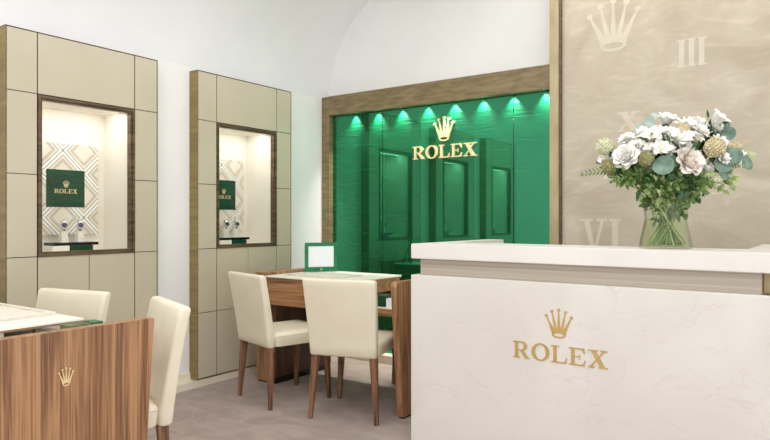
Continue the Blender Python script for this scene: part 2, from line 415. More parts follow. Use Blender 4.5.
# ------------------------------------------------------------------ display cabinets let into the left wall
def strip(bm, y0,z0,y1,z1,w,x,th):
    d = Vector((y1-y0,z1-z0)); L = d.length
    if L < 1e-5: return
    d /= L; n = Vector((-d.y,d.x))*w/2
    prism(bm, [(y0+n.x,z0+n.y),(y1+n.x,z1+n.y),(y1-n.x,z1-n.y),(y0-n.x,z0-n.y)], (x,0,0),(0,1,0),(0,0,1),(th,0,0))
def clip(y0,z0,y1,z1,r):
    t0,t1 = 0,1; dy,dz = y1-y0,z1-z0
    for p,q in ((-dy,y0-r[0]),(dy,r[1]-y0),(-dz,z0-r[2]),(dz,r[3]-z0)):
        if abs(p) < 1e-9:
            if q < 0: return None
        else:
            t = q/p
            if p < 0: t0 = max(t0,t)
            else: t1 = min(t1,t)
    return (y0+dy*t0,z0+dz*t0,y0+dy*t1,z0+dz*t1) if t0 < t1 else None

XF = -3.683
def cabinet(label):
    """built about y = 0 at its centre, x in room coordinates relative to the wall face"""
    t = thing('display_cabinet', label, 'display cabinet', (XW,0,0), group='taupe display cabinets along the left wall')
    h = .479; w = h-.172; f = XF-XW
    obj('backing', B((.002,f-.006,-h+.004,-w,.06,2.264),(.002,f-.006,w,h-.004,.06,2.264),(.002,f-.006,-w,w,.06,NZ0),(.002,f-.006,-w,w,NZ1,2.264)), 'reveal', t, smooth=False)
    for s in (-1,1):
        obj('side_panel', B((.002,f-.001,min(s*h,s*(h-.004)),max(s*h,s*(h-.004)),.057,2.267)), 'gold_side', t, smooth=False, label='olive gold side of the cabinet')
    obj('top_panel', B((.002,f-.001,-h,h,2.2645,2.268)), 'bronze', t, smooth=False)
    g = .0022; rows = [.06,.529,.988,1.455,1.915,2.263]
    def pn(a,b,z0,z1): obj('facing_panel', B((f-.006,f,a+g,b-g,z0+g,z1-g),bevel=.0012), 'panel', t, smooth=False)
    for i in range(5):
        pn(-h+.006,-w-.001,rows[i],rows[i+1]); pn(w+.001,h-.006,rows[i],rows[i+1])
    pn(-w+.001,w-.001,rows[4],rows[5])
    for i in range(2): pn(-w+.001,0,rows[i],rows[i+1]); pn(0,w-.001,rows[i],rows[i+1])
    # bronze window frame, mitred, stepped inwards
    fr = bmesh.new(); a, b2, z0, z1 = -w+.002, w-.002, NZ0+.002, NZ1-.002
    for (o1, x0, x1, wd) in ((0,f-.03,f+.006,.014),(.014,f-.04,f-.004,.012)):
        A0,A1,Z0,Z1 = a+o1,b2-o1,z0+o1,z1-o1
        for poly in ([(A0,Z0),(A1,Z0),(A1-wd,Z0+wd),(A0+wd,Z0+wd)],[(A0,Z1),(A1,Z1),(A1-wd,Z1-wd),(A0+wd,Z1-wd)],
                     [(A0,Z0),(A0+wd,Z0+wd),(A0+wd,Z1-wd),(A0,Z1)],[(A1,Z0),(A1-wd,Z0+wd),(A1-wd,Z1-wd),(A1,Z1)]):
            prism(fr, poly, (x0,0,0),(0,1,0),(0,0,1),(x1-x0,0,0))
    fo = obj('window_frame', fr, 'bronze', t, smooth=False)
    obj('glass_pane', B((f-.034,f-.032,-w+.028,w-.028,NZ0+.028,NZ1-.028)), 'glass', fo, smooth=False)
    # lined niche
    n0,n1,k0,k1,xb = -w+.006,w-.006,NZ0+.006,NZ1-.006,-.245
    nb = B((xb-.006,xb,n0,n1,k0,k1),(xb,f-.042,n0,n0+.006,k0,k1),(xb,f-.042,n1-.006,n1,k0,k1),(xb,f-.042,n0+.006,n1-.006,k0,k0+.006),(xb,f-.042,n0+.006,n1-.006,k1-.006,k1))
    obj('niche_lining', nb, 'niche', t, smooth=False)
    # pearl board with nested diamond lines
    bx = xb+.03; r = (-.245,.235,1.105,1.685)
    bd = obj('backdrop_board', B((xb+.001,bx,r[0],r[1],r[2],r[3])), 'board', t, smooth=False)
    lm = bmesh.new(); wm = bmesh.new()
    P, S, zc = .285, 1.04, 1.64      # lattice of diamonds; p = z - S*y, q = z + S*y
    def pq(bmx, p0, q0, p1, q1, ww):
        sg_ = clip((q0-p0)/(2*S), zc+(p0+q0)/2, (q1-p1)/(2*S), zc+(p1+q1)/2, r)
        if sg_: strip(bmx, *sg_, ww, bx-.001, .0018)
    for i in range(-5,4):
        for j in range(-5,4):
            for off, bmx, ww in ((.0,lm,.0036),(.013,wm,.013),(.028,lm,.0024),(.056,lm,.0026),(.068,lm,.0018)):
                if off == .0:
                    pq(bmx, i*P, j*P, i*P, (j+1)*P, ww); pq(bmx, i*P, j*P, (i+1)*P, j*P, ww); continue
                a0,a1,b0,b1 = i*P+off,(i+1)*P-off,j*P+off,(j+1)*P-off
                for q_ in ((a0,b0,a0,b1),(a1,b0,a1,b1),(a0,b0,a1,b0),(a0,b1,a1,b1)): pq(bmx, *q_, ww)
    obj('engraved_lines', lm, 'line', bd, smooth=False); obj('white_inlay', wm, 'white_line', bd, smooth=False)
    return t

def plaque(loc, label):
    t = thing('green_plaque', label, 'plaque', loc, PI/2, 'green plaques in the display windows')
    obj('plaque_block', B((-.124,.124,0,.022,0,.238),bevel=.002), 'green_box', t, smooth=False)
    logo(t, (0,-.0005,.088), 0, .150, .002, 'gold_light', .038, .010)
    return t
def watch_stand(loc, label, group):
    t = thing('watch_stand', label, 'watch stand', loc, 0, group)
    bm = bmesh.new(); rr_loft(bm, [(0,0,0,.024,.026,.004),(0,0,.02,.022,.023,.004),(0,0,.085,.012,.014,.003)])
    obj('stand_body', bm, 'niche', t)
    cf = bmesh.new(); tube(cf, [(0,-.016,.1),(0,.016,.1)], .019, 16); obj('cuff', cf, 'niche', t)
    return t
def wrist_watch(loc, label, group):
    t = thing('wrist_watch', label, 'watch', loc, R(-18), group)
    bm = bmesh.new()
    rings = []
    for i in range(24):
        a = 2*PI*i/24; cx, cz = .027*math.cos(a), .034*math.sin(a)
        rings.append([(cx+p[1]*math.cos(a), p[0], cz+p[1]*math.sin(a)) for p in rrect(.009,.0028,.001,1)])
    rings.append(rings[0]); loft(bm, rings, False)
    obj('bracelet', bm, 'metal_silver', t)
    bm = bmesh.new(); tube(bm, [(.025,0,.004),(.035,0,.006)], [.022,.020], 20); c = obj('watch_case', bm, 'metal_silver', t)
    bm = bmesh.new(); tube(bm, [(.0345,0,.006),(.0358,0,.0063)], [.015,.015], 20); obj('dial', bm, 'dial', c)
    return t
cab_names = ['taupe display cabinet beyond the left edge of the view', 'taupe display cabinet nearest the camera, behind the front desk',
             'taupe display cabinet between the white wall gap and the green wall']
for i, c in enumerate(cabs):
    cy = (c[0]+c[1])/2
    if i == 0: cab0 = cabinet(cab_names[0]); cab0.location.y = cy
    else: dup(cab0, (XW,cy,0), label=cab_names[i])
    w_ = ('in the off-view cabinet','in the nearer cabinet window','in the farther cabinet window')[i]
    z0 = NZ0+.0125
    nx = XW-.245
    plaque((nx+.033,cy+.018,1.279), 'dark green plaque with gold crown and letters '+w_)
    box_g = 'low display blocks under the watches'
    o = obj('display_riser', B((0,.13,-.155,-.05,0,.042),bevel=.001), 'niche', smooth=False); o.location = (nx+.075,cy,z0); tag(o,'low cream riser under the left end of the black tray '+w_,'riser',box_g)
    o = obj('green_display_block', B((.0,.13,-.045,.095,0,.042),bevel=.001), 'green_box', smooth=False); o.location = (nx+.085,cy,z0); tag(o,'green rippled block under the black tray '+w_,'display block',box_g)
    o = obj('display_tray', B((0,.13,-.140,.14,0,.018),bevel=.001), 'black', smooth=False); o.location = (nx+.07,cy,z0+.0425); tag(o,'thin black tray carrying the watches '+w_,'tray',box_g)
    for s, nm in ((-1,'left'),(1,'right')):
        y = cy+s*.052
        watch_stand((nx+.135,y,z0+.061), 'cream cone stand, the %s one of the pair ' % nm + w_, 'watch stands in the display windows')
        wrist_watch((nx+.135,y,z0+.061+.10), 'steel wrist watch on the %s cone stand ' % nm + w_, 'watches in the display windows')

# ------------------------------------------------------------------ chairs
def make_chair(label, legm=('leg','leg')):
    t = thing('dining_chair', label, 'chair', group='cream leather chairs at the two desks')
    bm = bmesh.new(); secs = []
    zs = [(.385,0),(.389,.6),(.397,1),(.45,1),(.52,1),(.60,1),(.68,1),(.75,1),(.80,1),(.835,1),(.845,.75),(.85,.35)]
    for z, k in zs:
        u = (z-.385)/.465; yc = -.212-.075*u**1.25
        hx = .211+.022*u - .007*(1-k); hy = (.030-.006*u)*(.45+.55*k)
        secs.append((0,yc,z,hx,hy,.016))
    rr_loft(bm, secs, 5); obj('backrest', bm, 'leather', t, ang=50)
    bm = bmesh.new()
    rr_loft(bm, [(0,.028,.388,.205,.205,.03),(0,.028,.393,.213,.213,.035),(0,.028,.43,.217,.217,.035),(0,.028,.455,.217,.217,.035),(0,.028,.469,.212,.212,.035),(0,.028,.476,.198,.198,.03),(0,.028,.479,.15,.15,.03)], 5)
    s = obj('seat', bm, 'leather', t, ang=50)
    bm = bmesh.new(); tube(bm, [(-.216,-.18,.455),(-.2165,.0,.455),(-.216,.20,.455)], .0018, 6); tube(bm, [(.216,-.18,.455),(.2165,.0,.455),(.216,.20,.455)], .0018, 6)
    obj('seam', bm, 'leather_seam', s)
    for sx in (-1,1):
        for sy, m in ((-1,legm[0]),(1,legm[1])):
            bm = bmesh.new()
            tx, ty = .186*sx, (-.205 if sy < 0 else .205); fx, fy = .212*sx, (-.225 if sy < 0 else .222)
            rr_loft(bm, [(fx,fy,0,.0115,.0115,.002),(fx+(tx-fx)*.5,fy+(ty-fy)*.5,.2,.017,.017,.003),(tx,ty,.392,.0215,.0215,.003)], 2)
            obj('leg', bm, m, t)
    return t
ch = make_chair('cream leather chair pulled up to far desk, back square to the view')
ch.location = (-2.423,3.130,0); ch.rotation_euler.z = R(16.3)
dup(ch, (-3.020,3.102,0), R(-15.7), 'cream leather chair left of its neighbour at the far desk, in front of cabinet')
dup(ch, (-3.01,1.39,0), R(191.5), 'cream leather chair behind the front desk with only its backrest showing')
dup(ch, (-2.405,1.405,0), R(159.5), 'cream leather chair beside the end panel of the front desk')
dup(ch, (-2.40,4.035,0), R(180), 'cream leather chair across the far desk, mostly hidden behind end panel')

# ------------------------------------------------------------------ desks
def end_panel(parent, x0, x1, y0, y1, z1, lean, rad, name='end_panel', mat='wood', label=None, z0=.012):
    """upright board that narrows to the floor, rounded top corners"""
    pts = []
    for k in range(6):
        a = PI-k/5*PI/2; pts.append((y0+rad+rad*math.cos(a), z1-rad+rad*math.sin(a)))
    for k in range(6):
        a = PI/2-k/5*PI/2; pts.append((y1-rad+rad*math.cos(a), z1-rad+rad*math.sin(a)))
    pts += [(y1-lean,z0),(y0+lean,z0)]
    bm = bmesh.new(); prism(bm, pts, (x0,0,0),(0,1,0),(0,0,1),(x1-x0,0,0))
    es = [e for e in bm.edges if abs(e.verts[0].co.x-e.verts[1].co.x) < 1e-6]
    bmesh.ops.bevel(bm, geom=es, offset=.002, segments=2, affect='EDGES')
    p = obj(name, bm, mat, parent, smooth=False, label=label)
    obj('foot_strip', B((x0+.006,x1-.006,y0+lean+.01,y1-lean-.01,0,z0)), 'black', p, smooth=False)
    return p

# front desk (origin at the middle of its foot)
d1 = thing('consultation_desk', 'walnut desk in the left foreground with white glass top and gold crown emblem', 'desk', (0,0,0), 0, 'walnut consultation desks')
ep = end_panel(d1, -2.128,-2.08,.70,1.443,.829,.055,.006)
o = obj('crown_emblem', crown_mesh(.047,.002,1.12), 'gold_light', ep, smooth=False); o.rotation_euler.z = PI/2; o.location = (-2.079,1.105,.646)
end_panel(d1, -3.34,-3.29,.74,1.40,.775,.04,.006)
obj('desktop', B((-3.30,-2.54,.72,1.425,.781,.79),bevel=.001), 'desk_white', d1, smooth=False)
obj('desktop_trim', B((-3.30,-2.5405,.721,1.424,.773,.7808)), 'wood_y', d1, smooth=False)
obj('lower_shelf', B((-3.289,-2.1285,.74,1.41,.718,.728),bevel=.001), 'desk_white', d1, smooth=False)
obj('apron', B((-3.29,-2.1285,1.37,1.40,.56,.7175),(-3.29,-2.1285,.76,.79,.56,.7175)), 'wood_x', d1, smooth=False)
for y in (1.245,1.105,.82):
    for x in (-2.56,-3.2):
        obj('support_post', B((x-.012,x+.012,y-.012,y+.012,.7285,.7725)), 'steel', d1, smooth=False)
# writing tray on the front desk
t = thing('desk_pad', 'white leather tray pad lying on the front desk', 'desk pad', (-3.0,1.21,.7905))
obj('pad_base', B((-.26,.285,-.2,.19,0,.006),bevel=.002), 'pad', t, smooth=False)
obj('pad_rim', B((-.26,.285,.170,.19,.0062,.014),(-.26,.285,-.2,-.18,.0062,.014),(.265,.285,-.1795,.1695,.0062,.014),(-.26,-.24,-.1795,.1695,.0062,.014),bevel=.002), 'pad', t, smooth=False)
o = obj('presentation_box', B((-.035,.035,-.09,.0,0,.066),bevel=.002), noise_mat('olive_green_box', (70,84,44), (110,120,70), (20,20,20), rough=.4), smooth=False); o.location = (-2.40,1.36,.7285)
tag(o, 'olive green box lying on the front desk beside the glass top', 'box')
o = obj('presentation_box', B((-.035,.035,.0,.043,0,.068),bevel=.002), noise_mat('bright_green_box', (30,88,50), (54,116,70), (20,20,20), rough=.35), smooth=False); o.location = (-2.40,1.364,.7285)
tag(o, 'small brighter green box behind the olive box on the front desk', 'box')

# far desk
d2 = thing('consultation_desk', 'walnut desk near the green wall with two cream chairs drawn up', 'desk', (0,0,0), 0, 'walnut consultation desks')
end_panel(d2, -2.135,-2.09,3.085,3.86,.829,.07,.035)
end_panel(d2, -3.485,-3.375,3.268,3.95,.810,.02,.004, label='left end panel in darker shade')
obj('pedestal', B((-3.374,-3.30,3.30,3.92,.045,.579)), 'wood_dark', d2, smooth=False)
obj('pedestal_plinth', B((-3.374,-3.302,3.302,3.918,0,.045)), 'black', d2, smooth=False)
obj('desktop', B((-3.374,-2.588,3.262,3.885,.780,.79),bevel=.0015), 'desk_white', d2, smooth=False)
obj('desktop_trim', B((-3.374,-2.590,3.264,3.883,.772,.7795)), 'wood_y', d2, smooth=False)
obj('drawer_box', B((-3.374,-2.592,3.268,3.86,.685,.7715),bevel=.001), 'wood_x', d2, smooth=False)
obj('drawer_front', B((-3.374,-2.73,3.266,3.29,.583,.6842),bevel=.001), 'wood_x', d2, smooth=False)
obj('shelf', B((-3.30,-2.136,3.292,3.84,.583,.628),bevel=.001), 'wood_x', d2, smooth=False)
obj('shelf_liner', B((-2.72,-2.16,3.30,3.83,.6285,.634)), 'desk_white', d2, smooth=False)
obj('back_panel', B((-3.30,-2.136,3.842,3.858,.49,.684)), 'wood_dark', d2, smooth=False)
o = obj('presentation_box', B((-.06,.06,-.06,.06,0,.071),bevel=.001), 'green_box', smooth=False); o.location = (-2.402,3.39,.6345)
tag(o, 'dark green box on the open shelf of the far desk', 'box')
o = obj('presentation_box', B((-.05,.05,-.06,.06,0,.055),bevel=.001), 'paper', smooth=False); o.location = (-2.290,3.39,.6345)
tag(o, 'white box on the open shelf of the far desk', 'box')
t = thing('desk_pad', 'cream stitched leather pad lying on the far desk', 'desk pad', (-3.0,3.50,.7905))
obj('pad_base', B((-.27,.25,-.15,.14,0,.005),bevel=.0015), 'pad', t, smooth=False)
obj('stitched_border', B((-.26,.24,.120,.130,.0052,.0062),(-.26,.24,-.14,-.13,.0052,.0062),(.23,.24,-.1298,.1198,.0052,.0062),(-.26,-.25,-.1298,.1198,.0052,.0062)), 'pad_edge', t, smooth=False)
# standing photo frame
t = thing('standing_frame', 'green standing frame with a blank white card on the far desk', 'picture frame', (-3.262,3.757,.7905), R(52))
bm = bmesh.new(); W, Hh, bw = .128,.228,.027
for b in ((-W,W,0,.014,0,.038),(-W,W,0,.014,Hh-bw,Hh),(-W,-W+bw,0,.014,.038,Hh-bw),(W-bw,W,0,.014,.038,Hh-bw)): box(bm, *b)
fr = obj('frame_border', bm, 'green_frame', t, smooth=False)
obj('white_card', B((-W+bw,W-bw,.004,.010,.038,Hh-bw)), 'paper', t, smooth=False)
c_ = obj('crown_emblem', crown_mesh(.017,.0012), 'gold_light', fr, smooth=False); c_.location = (0,-.0002,.010)
bm = bmesh.new(); prism(bm, [(.014,.17),(.014,.16),(.075,0),(.082,0)], (-.03,0,0), (0,1,0), (0,0,1), (.06,0,0)); obj('easel_leg', bm, 'black', t, smooth=False)

# ------------------------------------------------------------------ reception counter
XC0, XC1, YC = -1.833, .75, 2.84
rc = thing('reception_counter', 'white stone reception counter with gold crown and letters on its front', 'counter', (-.5,YC,0))
def rp(name, bm, m, **k): return at_parent(obj(name, bm, m, smooth=False, **k), rc)
fp = rp('front_panel', B((XC0,XC1,YC,YC+.03,0,.905),bevel=.003), 'stone')
bm = bmesh.new()                 # one U-shaped slab
prism(bm, [(XC0,YC),(XC1,YC),(XC1,3.82),(-.288,3.82),(-.288,3.155),(-1.725,3.155),(-1.725,3.78),(XC0,3.78)], (0,0,.992),(1,0,0),(0,1,0),(0,0,.079))
es = list(bm.edges); bmesh.ops.bevel(bm, geom=es, offset=.003, segments=2, affect='EDGES')
rp('worktop', bm, 'slab')
rp('recessed_band', B((XC0+.042,-.219,YC+.031,3.12,.905,.9915)), 'recess')
rp('recessed_block', B((-.217,XC1-.02,YC+.10,3.12,.905,.9915)), 'recess_gold', label='sand coloured block set back beside the band')
rp('side_panel', B((XC0,-1.725,YC+.031,3.78,0,.905),bevel=.002), 'stone')
rp('side_panel', B((-.288,XC1,YC+.5,3.82,0,.9915),bevel=.002), 'stone')
rp('side_band', B((XC0+.043,-1.745,3.121,3.76,.9055,.9915)), 'recess')
lg = logo(rc, (-1.022+.5,-.0002,.538), 0, .450, .002, 'gold_flat', .118, .034, k=.98)

# ------------------------------------------------------------------ vase and bouquet
VX, VY, VZ = -.603, 3.04, 1.0712
KS = .00452
RT = Vector((.817,.576,0)); FW = Vector((-.576,.817,0))
v = thing('glass_vase', 'clear waisted glass vase on the reception counter holding the bouquet', 'vase', (VX,VY,VZ), R(35))
outer = [(.112,.0,),(.117,.006),(.113,.04),(.103,.08),(.094,.12),(.092,.14),(.096,.17),(.106,.21),(.118,.255),(.121,.265)]
def sq(bm, prof, n=48, e=2.6, cap=False, fy=.72):
    rings = []
    for r,z in prof:
        ring = []
        for i in range(n):
            a = 2*PI*i/n; ca, sa = math.cos(a), math.sin(a)
            k = .95*(abs(ca)**e+abs(sa)**e)**(-1/e); ring.append((r*k*ca, r*k*sa*fy, z))
        rings.append(ring)
    loft(bm, rings, cap)
bm = bmesh.new(); sq(bm, [(.0005,0)]+outer+[(outer[-1][0]-.004,.265)]+[(r-.004,max(z,.009)) for r,z in outer[::-1][1:-1]]+[(.0005,.009)])
obj('vase_body', bm, 'vase', v)
wt = bmesh.new(); sq(wt, [(.0005,.010),(.106,.011),(.108,.04),(.098,.08),(.089,.12),(.0875,.132),(.0005,.132)])
w = obj('vase_water', wt, 'water'); w.location = (VX,VY,VZ); w.rotation_euler.z = R(35); tag(w, 'clear greenish water in the lower half of the glass vase', 'water')

def bpos(px, py, d):
    """bouquet place: px right of and py above the vase foot in 4.5 mm steps, d metres away from the viewer side"""
    return Vector((VX,VY,VZ)) + RT*((px-665)*KS) + FW*d + Vector((0,0,(248-py)*KS))
def frame_for(direction, roll=0):
    z = direction.normalized(); q = z.to_track_quat('Z','Y'); return q.to_matrix().to_4x4() @ Matrix.Rotation(roll,4,'Z')

def petal(bm, mat, L, Wd, curl, cup, base=0., tip=.0, nu=5, nv=6, open_=0.):
    """one petal: rises from the base, widens and curls back; mat places it"""
    grid = []
    for j in range(nv+1):
        t = j/nv; row = []
        wv = Wd*math.sin(PI*min(1,(t*.86+.10)))**.7*(1-tip*t**3)
        ang = open_+curl*t
        # path in the (r,z) plane
        r = base; z = 0; s = 40
        for q in range(int(t*s)):
            a = open_+curl*(q/s)**1.5; r += L/s*math.sin(a); z += L/s*math.cos(a)
        for i in range(nu+1):
            u = i/nu*2-1
            row.append(bm.verts.new(mat @ Vector((r-cup*(u*u)*wv*math.cos(ang)*1.0, u*wv, z+cup*(u*u)*wv*math.sin(ang)))))
        grid.append(row)
    for j in range(nv):
        for i in range(nu): bm.faces.new((grid[j][i],grid[j][i+1],grid[j+1][i+1],grid[j+1][i]))

def stem_to(parent, p, aim):
    """stem from a head down through the neck of the vase to its foot"""
    o = Vector((VX,VY,VZ))
    neck = o+Vector((0,0,.2))+RT*random.uniform(-.045,.045)+FW*random.uniform(-.03,.03)
    k = (neck-(o+Vector((0,0,.2)))).dot(RT)
    foot = o+RT*(-k*1.1+random.uniform(-.035,.035))+FW*random.uniform(-.035,.035)+Vector((0,0,.02))
    k2 = (foot-o).dot(RT)
    if abs(k2) > .078: foot -= RT*(k2-math.copysign(.078,k2))
    q = p-aim*.03; mid = q.lerp(neck,.55)-aim*.01
    bm = bmesh.new(); pts = []
    for i in range(9):
        t = i/8; a = p.lerp(q,t); pts.append((1-t)**2*p+2*(1-t)*t*(q*.3+mid*.7)+t*t*neck)
    pts.append(foot)
    tube(bm, [x-parent.location for x in pts], .0024, 6)
    return obj('stem', bm, 'stem', parent)

def aim_of(p):
    c = Vector((VX,VY,VZ+.30)); return ((p-c).normalized()*.75 - FW*.55 + Vector((0,0,.12))).normalized()

def head_thing(name, label, cat, p, group): return thing(name, label, cat, tuple(p), 0, group)
def rose(px,py,d,rad,label,mat='petal',group='large white roses in the bouquet'):
    rad *= 1.0
    p = bpos(px,py,d); a = aim_of(p); t = head_thing('white_rose',label,'flower',p,group)
    bm = bmesh.new(); base = frame_for(a)
    for n, L, W, op, cu, b0 in ((3,.80,.30,-.12,.15,.04),(4,.95,.38,.0,.25,.10),(5,1.0,.46,.12,.45,.18),(5,1.02,.52,.28,.70,.24),(6,1.02,.58,.50,.95,.26),(7,1.0,.60,.80,1.15,.24)):
        ph = random.random()*6
        for i in range(n):
            mt = base @ Matrix.Translation((0,0,-rad*.45)) @ Matrix.Rotation(ph+2*PI*i/n+random.uniform(-.1,.1),4,'Z')
            petal(bm, mt, rad*L*random.uniform(.93,1.07), rad*W, cu, .45, rad*b0, open_=op+random.uniform(-.08,.08))
    obj('petals', bm, mat, t, ang=80, recalc=False); stem_to(t, p-a*rad*.5, a); return t
def star(px,py,d,rad,label,n=6,group='open star-shaped white flowers in the bouquet'):
    rad *= 1.08
    p = bpos(px,py,d); a = aim_of(p); t = head_thing('white_alstroemeria',label,'flower',p,group)
    bm = bmesh.new(); base = frame_for(a, random.random()*3)
    for i in range(n):
        mt = base @ Matrix.Translation((0,0,-rad*.3)) @ Matrix.Rotation(2*PI*i/n,4,'Z')
        petal(bm, mt, rad*1.15*(1 if i%2 else .93), rad*(.47 if i%2 else .38), .85, .30, rad*.03, tip=.35, open_=.42+.12*(i%2))
    obj('petals', bm, 'petal', t, ang=80, recalc=False)
    bm = bmesh.new()
    for i in range(5):
        q = base @ Vector((rad*.28*math.cos(i*1.26), rad*.28*math.sin(i*1.26), rad*.38)); s0 = base @ Vector((0,0,-rad*.1))
        tube(bm, [s0, s0.lerp(q,.6), q], [.0006,.0006,.0016], 5)
    obj('stamens', bm, 'stamen', t); stem_to(t, p-a*rad*.3, a); return t
def carnation(px,py,d,rad,label,group='ruffled white blossoms in the bouquet'):
    rad *= 1.2
    p = bpos(px,py,d); a = aim_of(p); t = head_thing('white_lisianthus',label,'flower',p,group)
    bm = bmesh.new(); base = frame_for(a)
    for k in range(26):
        ph = k*2.39996; f = (k/26)**.6
        mt = base @ Matrix.Translation((0,0,-rad*.4)) @ Matrix.Rotation(ph,4,'Z')
        petal(bm, mt, rad*random.uniform(.85,1.05), rad*random.uniform(.28,.40), .3+.5*f, random.uniform(-.3,.5), rad*.05, open_=.1+1.0*f)
    obj('petals', bm, 'petal', t, ang=80, recalc=False); stem_to(t, p-a*rad*.4, a); return t
def pod(px,py,d,rad,label,mat,group='round seed pods and globe flowers in the bouquet'):
    p = bpos(px,py,d); a = aim_of(p); rad *= .92; t = head_thing('scabiosa_pod',label,'seed pod',p,group)
    bm = bmesh.new(); base = frame_for(a); N = 150
    bmesh.ops.create_icosphere(bm, subdivisions=2, radius=rad*.88)
    for i in range(N):
        z = 1-2*(i+.5)/N; r = math.sqrt(1-z*z); ph = i*2.39996
        n = Vector((r*math.cos(ph), r*math.sin(ph), z)); m = frame_for(n)
        k = 6; w = rad*random.uniform(.12,.19)
        tip = [bm.verts.new(n*rad*random.uniform(.92,1.10)+(m@Vector((w*math.cos(2*PI*j/k),w*math.sin(2*PI*j/k),0)))) for j in range(k)]
        ctr = bm.verts.new(n*rad*.84)
        for j in range(k): bm.faces.new((ctr,tip[j],tip[(j+1)%k]))
    obj('pod_head', bm, mat, t, smooth=False, recalc=False); stem_to(t, p-a*rad*.8, a); return t

def leaf(bm, p, dirv, up, L, W, bend=.2, tipp=1.0, nv=6):
    dirv = dirv.normalized(); side = dirv.cross(up)
    if side.length < .05: side = dirv.cross(Vector((1,.2,0)))
    side.normalize(); nrm = side.cross(dirv).normalized(); rows = []
    for j in range(nv+1):
        t = j/nv; w = W*(math.sin(PI*t**(.9 if tipp < 1 else .75)))**(.55 if tipp < 1 else .95)
        c = p+dirv*(L*t)-nrm*(bend*L*t*t)
        rows.append([bm.verts.new(c-side*w+nrm*w*.25), bm.verts.new(c), bm.verts.new(c+side*w+nrm*w*.25)])
    for a, b in zip(rows, rows[1:]):
        bm.faces.new((a[0],a[1],b[1],b[0])); bm.faces.new((a[1],a[2],b[2],b[1]))

def round_leaf(bm, c, nrm, r):
    m = frame_for(nrm, random.random()*6); ring = []; n = 16
    ctr = bm.verts.new(c-nrm*r*.10)
    ring1 = [bm.verts.new(c+m@Vector((r*.55*math.cos(2*PI*i/n),r*.5*math.sin(2*PI*i/n),-r*.05))) for i in range(n)]
    ring2 = [bm.verts.new(c+m@Vector((r*math.cos(2*PI*i/n),r*.92*math.sin(2*PI*i/n),r*.12*math.cos(4*PI*i/n)))) for i in range(n)]
    for i in range(n):
        j = (i+1)%n; bm.faces.new((ctr,ring1[i],ring1[j])); bm.faces.new((ring1[i],ring2[i],ring2[j],ring1[j]))

def eucalyptus(label, leaves, mat='euc'):
    """leaves: (px,py,d,r_px); the sprig carries them on one twig"""
    p0 = bpos(*leaves[0][:3]); t = thing('eucalyptus_sprig', label, 'foliage', tuple(p0), 0, 'eucalyptus sprigs in the bouquet')
    bm = bmesh.new()
    for (px,py,d,r) in leaves:
        p = bpos(px,py,d); n = (-FW+RT*random.uniform(-.5,.5)+Vector((0,0,random.uniform(-.1,.6)))).normalized()
        round_leaf(bm, p-p0, n, r*KS*.86)
    obj('leaves', bm, mat, t, ang=80, recalc=False)
    a = aim_of(p0); pts = [bpos(*q[:3])-p0+FW*.006 for q in leaves]
    if len(pts) > 1:
        bm = bmesh.new(); tube(bm, pts, .0014, 5); obj('twig', bm, 'stem', t)
    stem_to(t, p0+FW*.008, a); return t

def fern(label, a, b, d0, d1, n, L, mat='leaf'):
    p0 = bpos(a[0],a[1],d0); p1 = bpos(b[0],b[1],d1)
    t = thing('fern_frond', label, 'foliage', tuple(p0), 0, 'fern fronds in the bouquet')
    bm = bmesh.new(); ax = p1-p0; dv = ax.normalized(); up = -FW
    side = dv.cross(up).normalized()
    for i in range(n):
        f = (i+.6)/n; p = ax*f+Vector((0,0,.012*math.sin(PI*f)))
        for s in (-1,1):
            leaf(bm, p, (dv*.75+side*s*.8), up, L*(1-.72*f), L*.12*(1-.5*f), .15)
    leaf(bm, ax*.98, dv, up, L*.3, L*.1)
    obj('leaflets', bm, mat, t, ang=80, recalc=False)
    bm = bmesh.new(); tube(bm, [Vector((0,0,0)), ax*.5+Vector((0,0,.012)), ax], [.0017,.0013,.0006], 5); obj('rachis', bm, 'stem', t)
    stem_to(t, p0, dv); return t

def filler(px,py,d,spread,n,mat,L=.035,W=.011,label='sprig of small green leaves packed round the neck of the vase'):
    p0 = bpos(px,py,d); t = thing('leafy_sprig', label, 'foliage', tuple(p0), 0, 'leafy green filler sprigs in the bouquet')
    bm = bmesh.new(); out = aim_of(p0)
    for i in range(n):
        o = Vector([random.gauss(0,1) for _ in range(3)]).normalized()*spread*random.random()**.5
        dv = (o.normalized()+out*.7+Vector((0,0,random.uniform(-.7,.5)))).normalized()
        leaf(bm, o, dv, (-FW+Vector([random.uniform(-.6,.6) for _ in range(3)])), L*random.uniform(.7,1.2), W*random.uniform(.7,1.2), random.uniform(-.2,.4))
    obj('leaves', bm, mat, t, ang=80, recalc=False); stem_to(t, p0, out); return t

rose(620,158,-.06,.055,'big white rose at the left side of the bouquet')
rose(677,164,-.12,.060,'largest blush-white rose in the middle front of the bouquet','petal_blush')
rose(696,170,-.09,.040,'small white rose tucked right of the largest rose')
carnation(714,146,-.05,.052,'ruffled white blossom right of the tan pod')
carnation(734,157,-.02,.050,'white blossom at the far right edge of the bouquet')
carnation(684,128,-.04,.052,'ruffled white blossom at the top centre of the bouquet')
carnation(698,124,.0,.048,'ruffled white blossom right of the top centre one')
carnation(633,148,-.04,.040,'small ruffled white blossom above the big left rose')
carnation(611,172,.02,.030,'little white blossom low at the left edge')
carnation(642,152,-.07,.042,'ruffled white blossom between the left star flowers')
carnation(661,133,-.02,.044,'ruffled white blossom beneath the topmost star flower')
carnation(690,157,-.05,.040,'ruffled white blossom above the small low rose')
carnation(722,142,.0,.040,'ruffled white blossom under the upper right eucalyptus')
carnation(606,158,.01,.034,'small white blossom between the two left pods')
carnation(628,138,.01,.036,'small ruffled blossom behind the pale slender eucalyptus')
carnation(677,150,-.09,.036,'ruffled white blossom just above the largest rose')
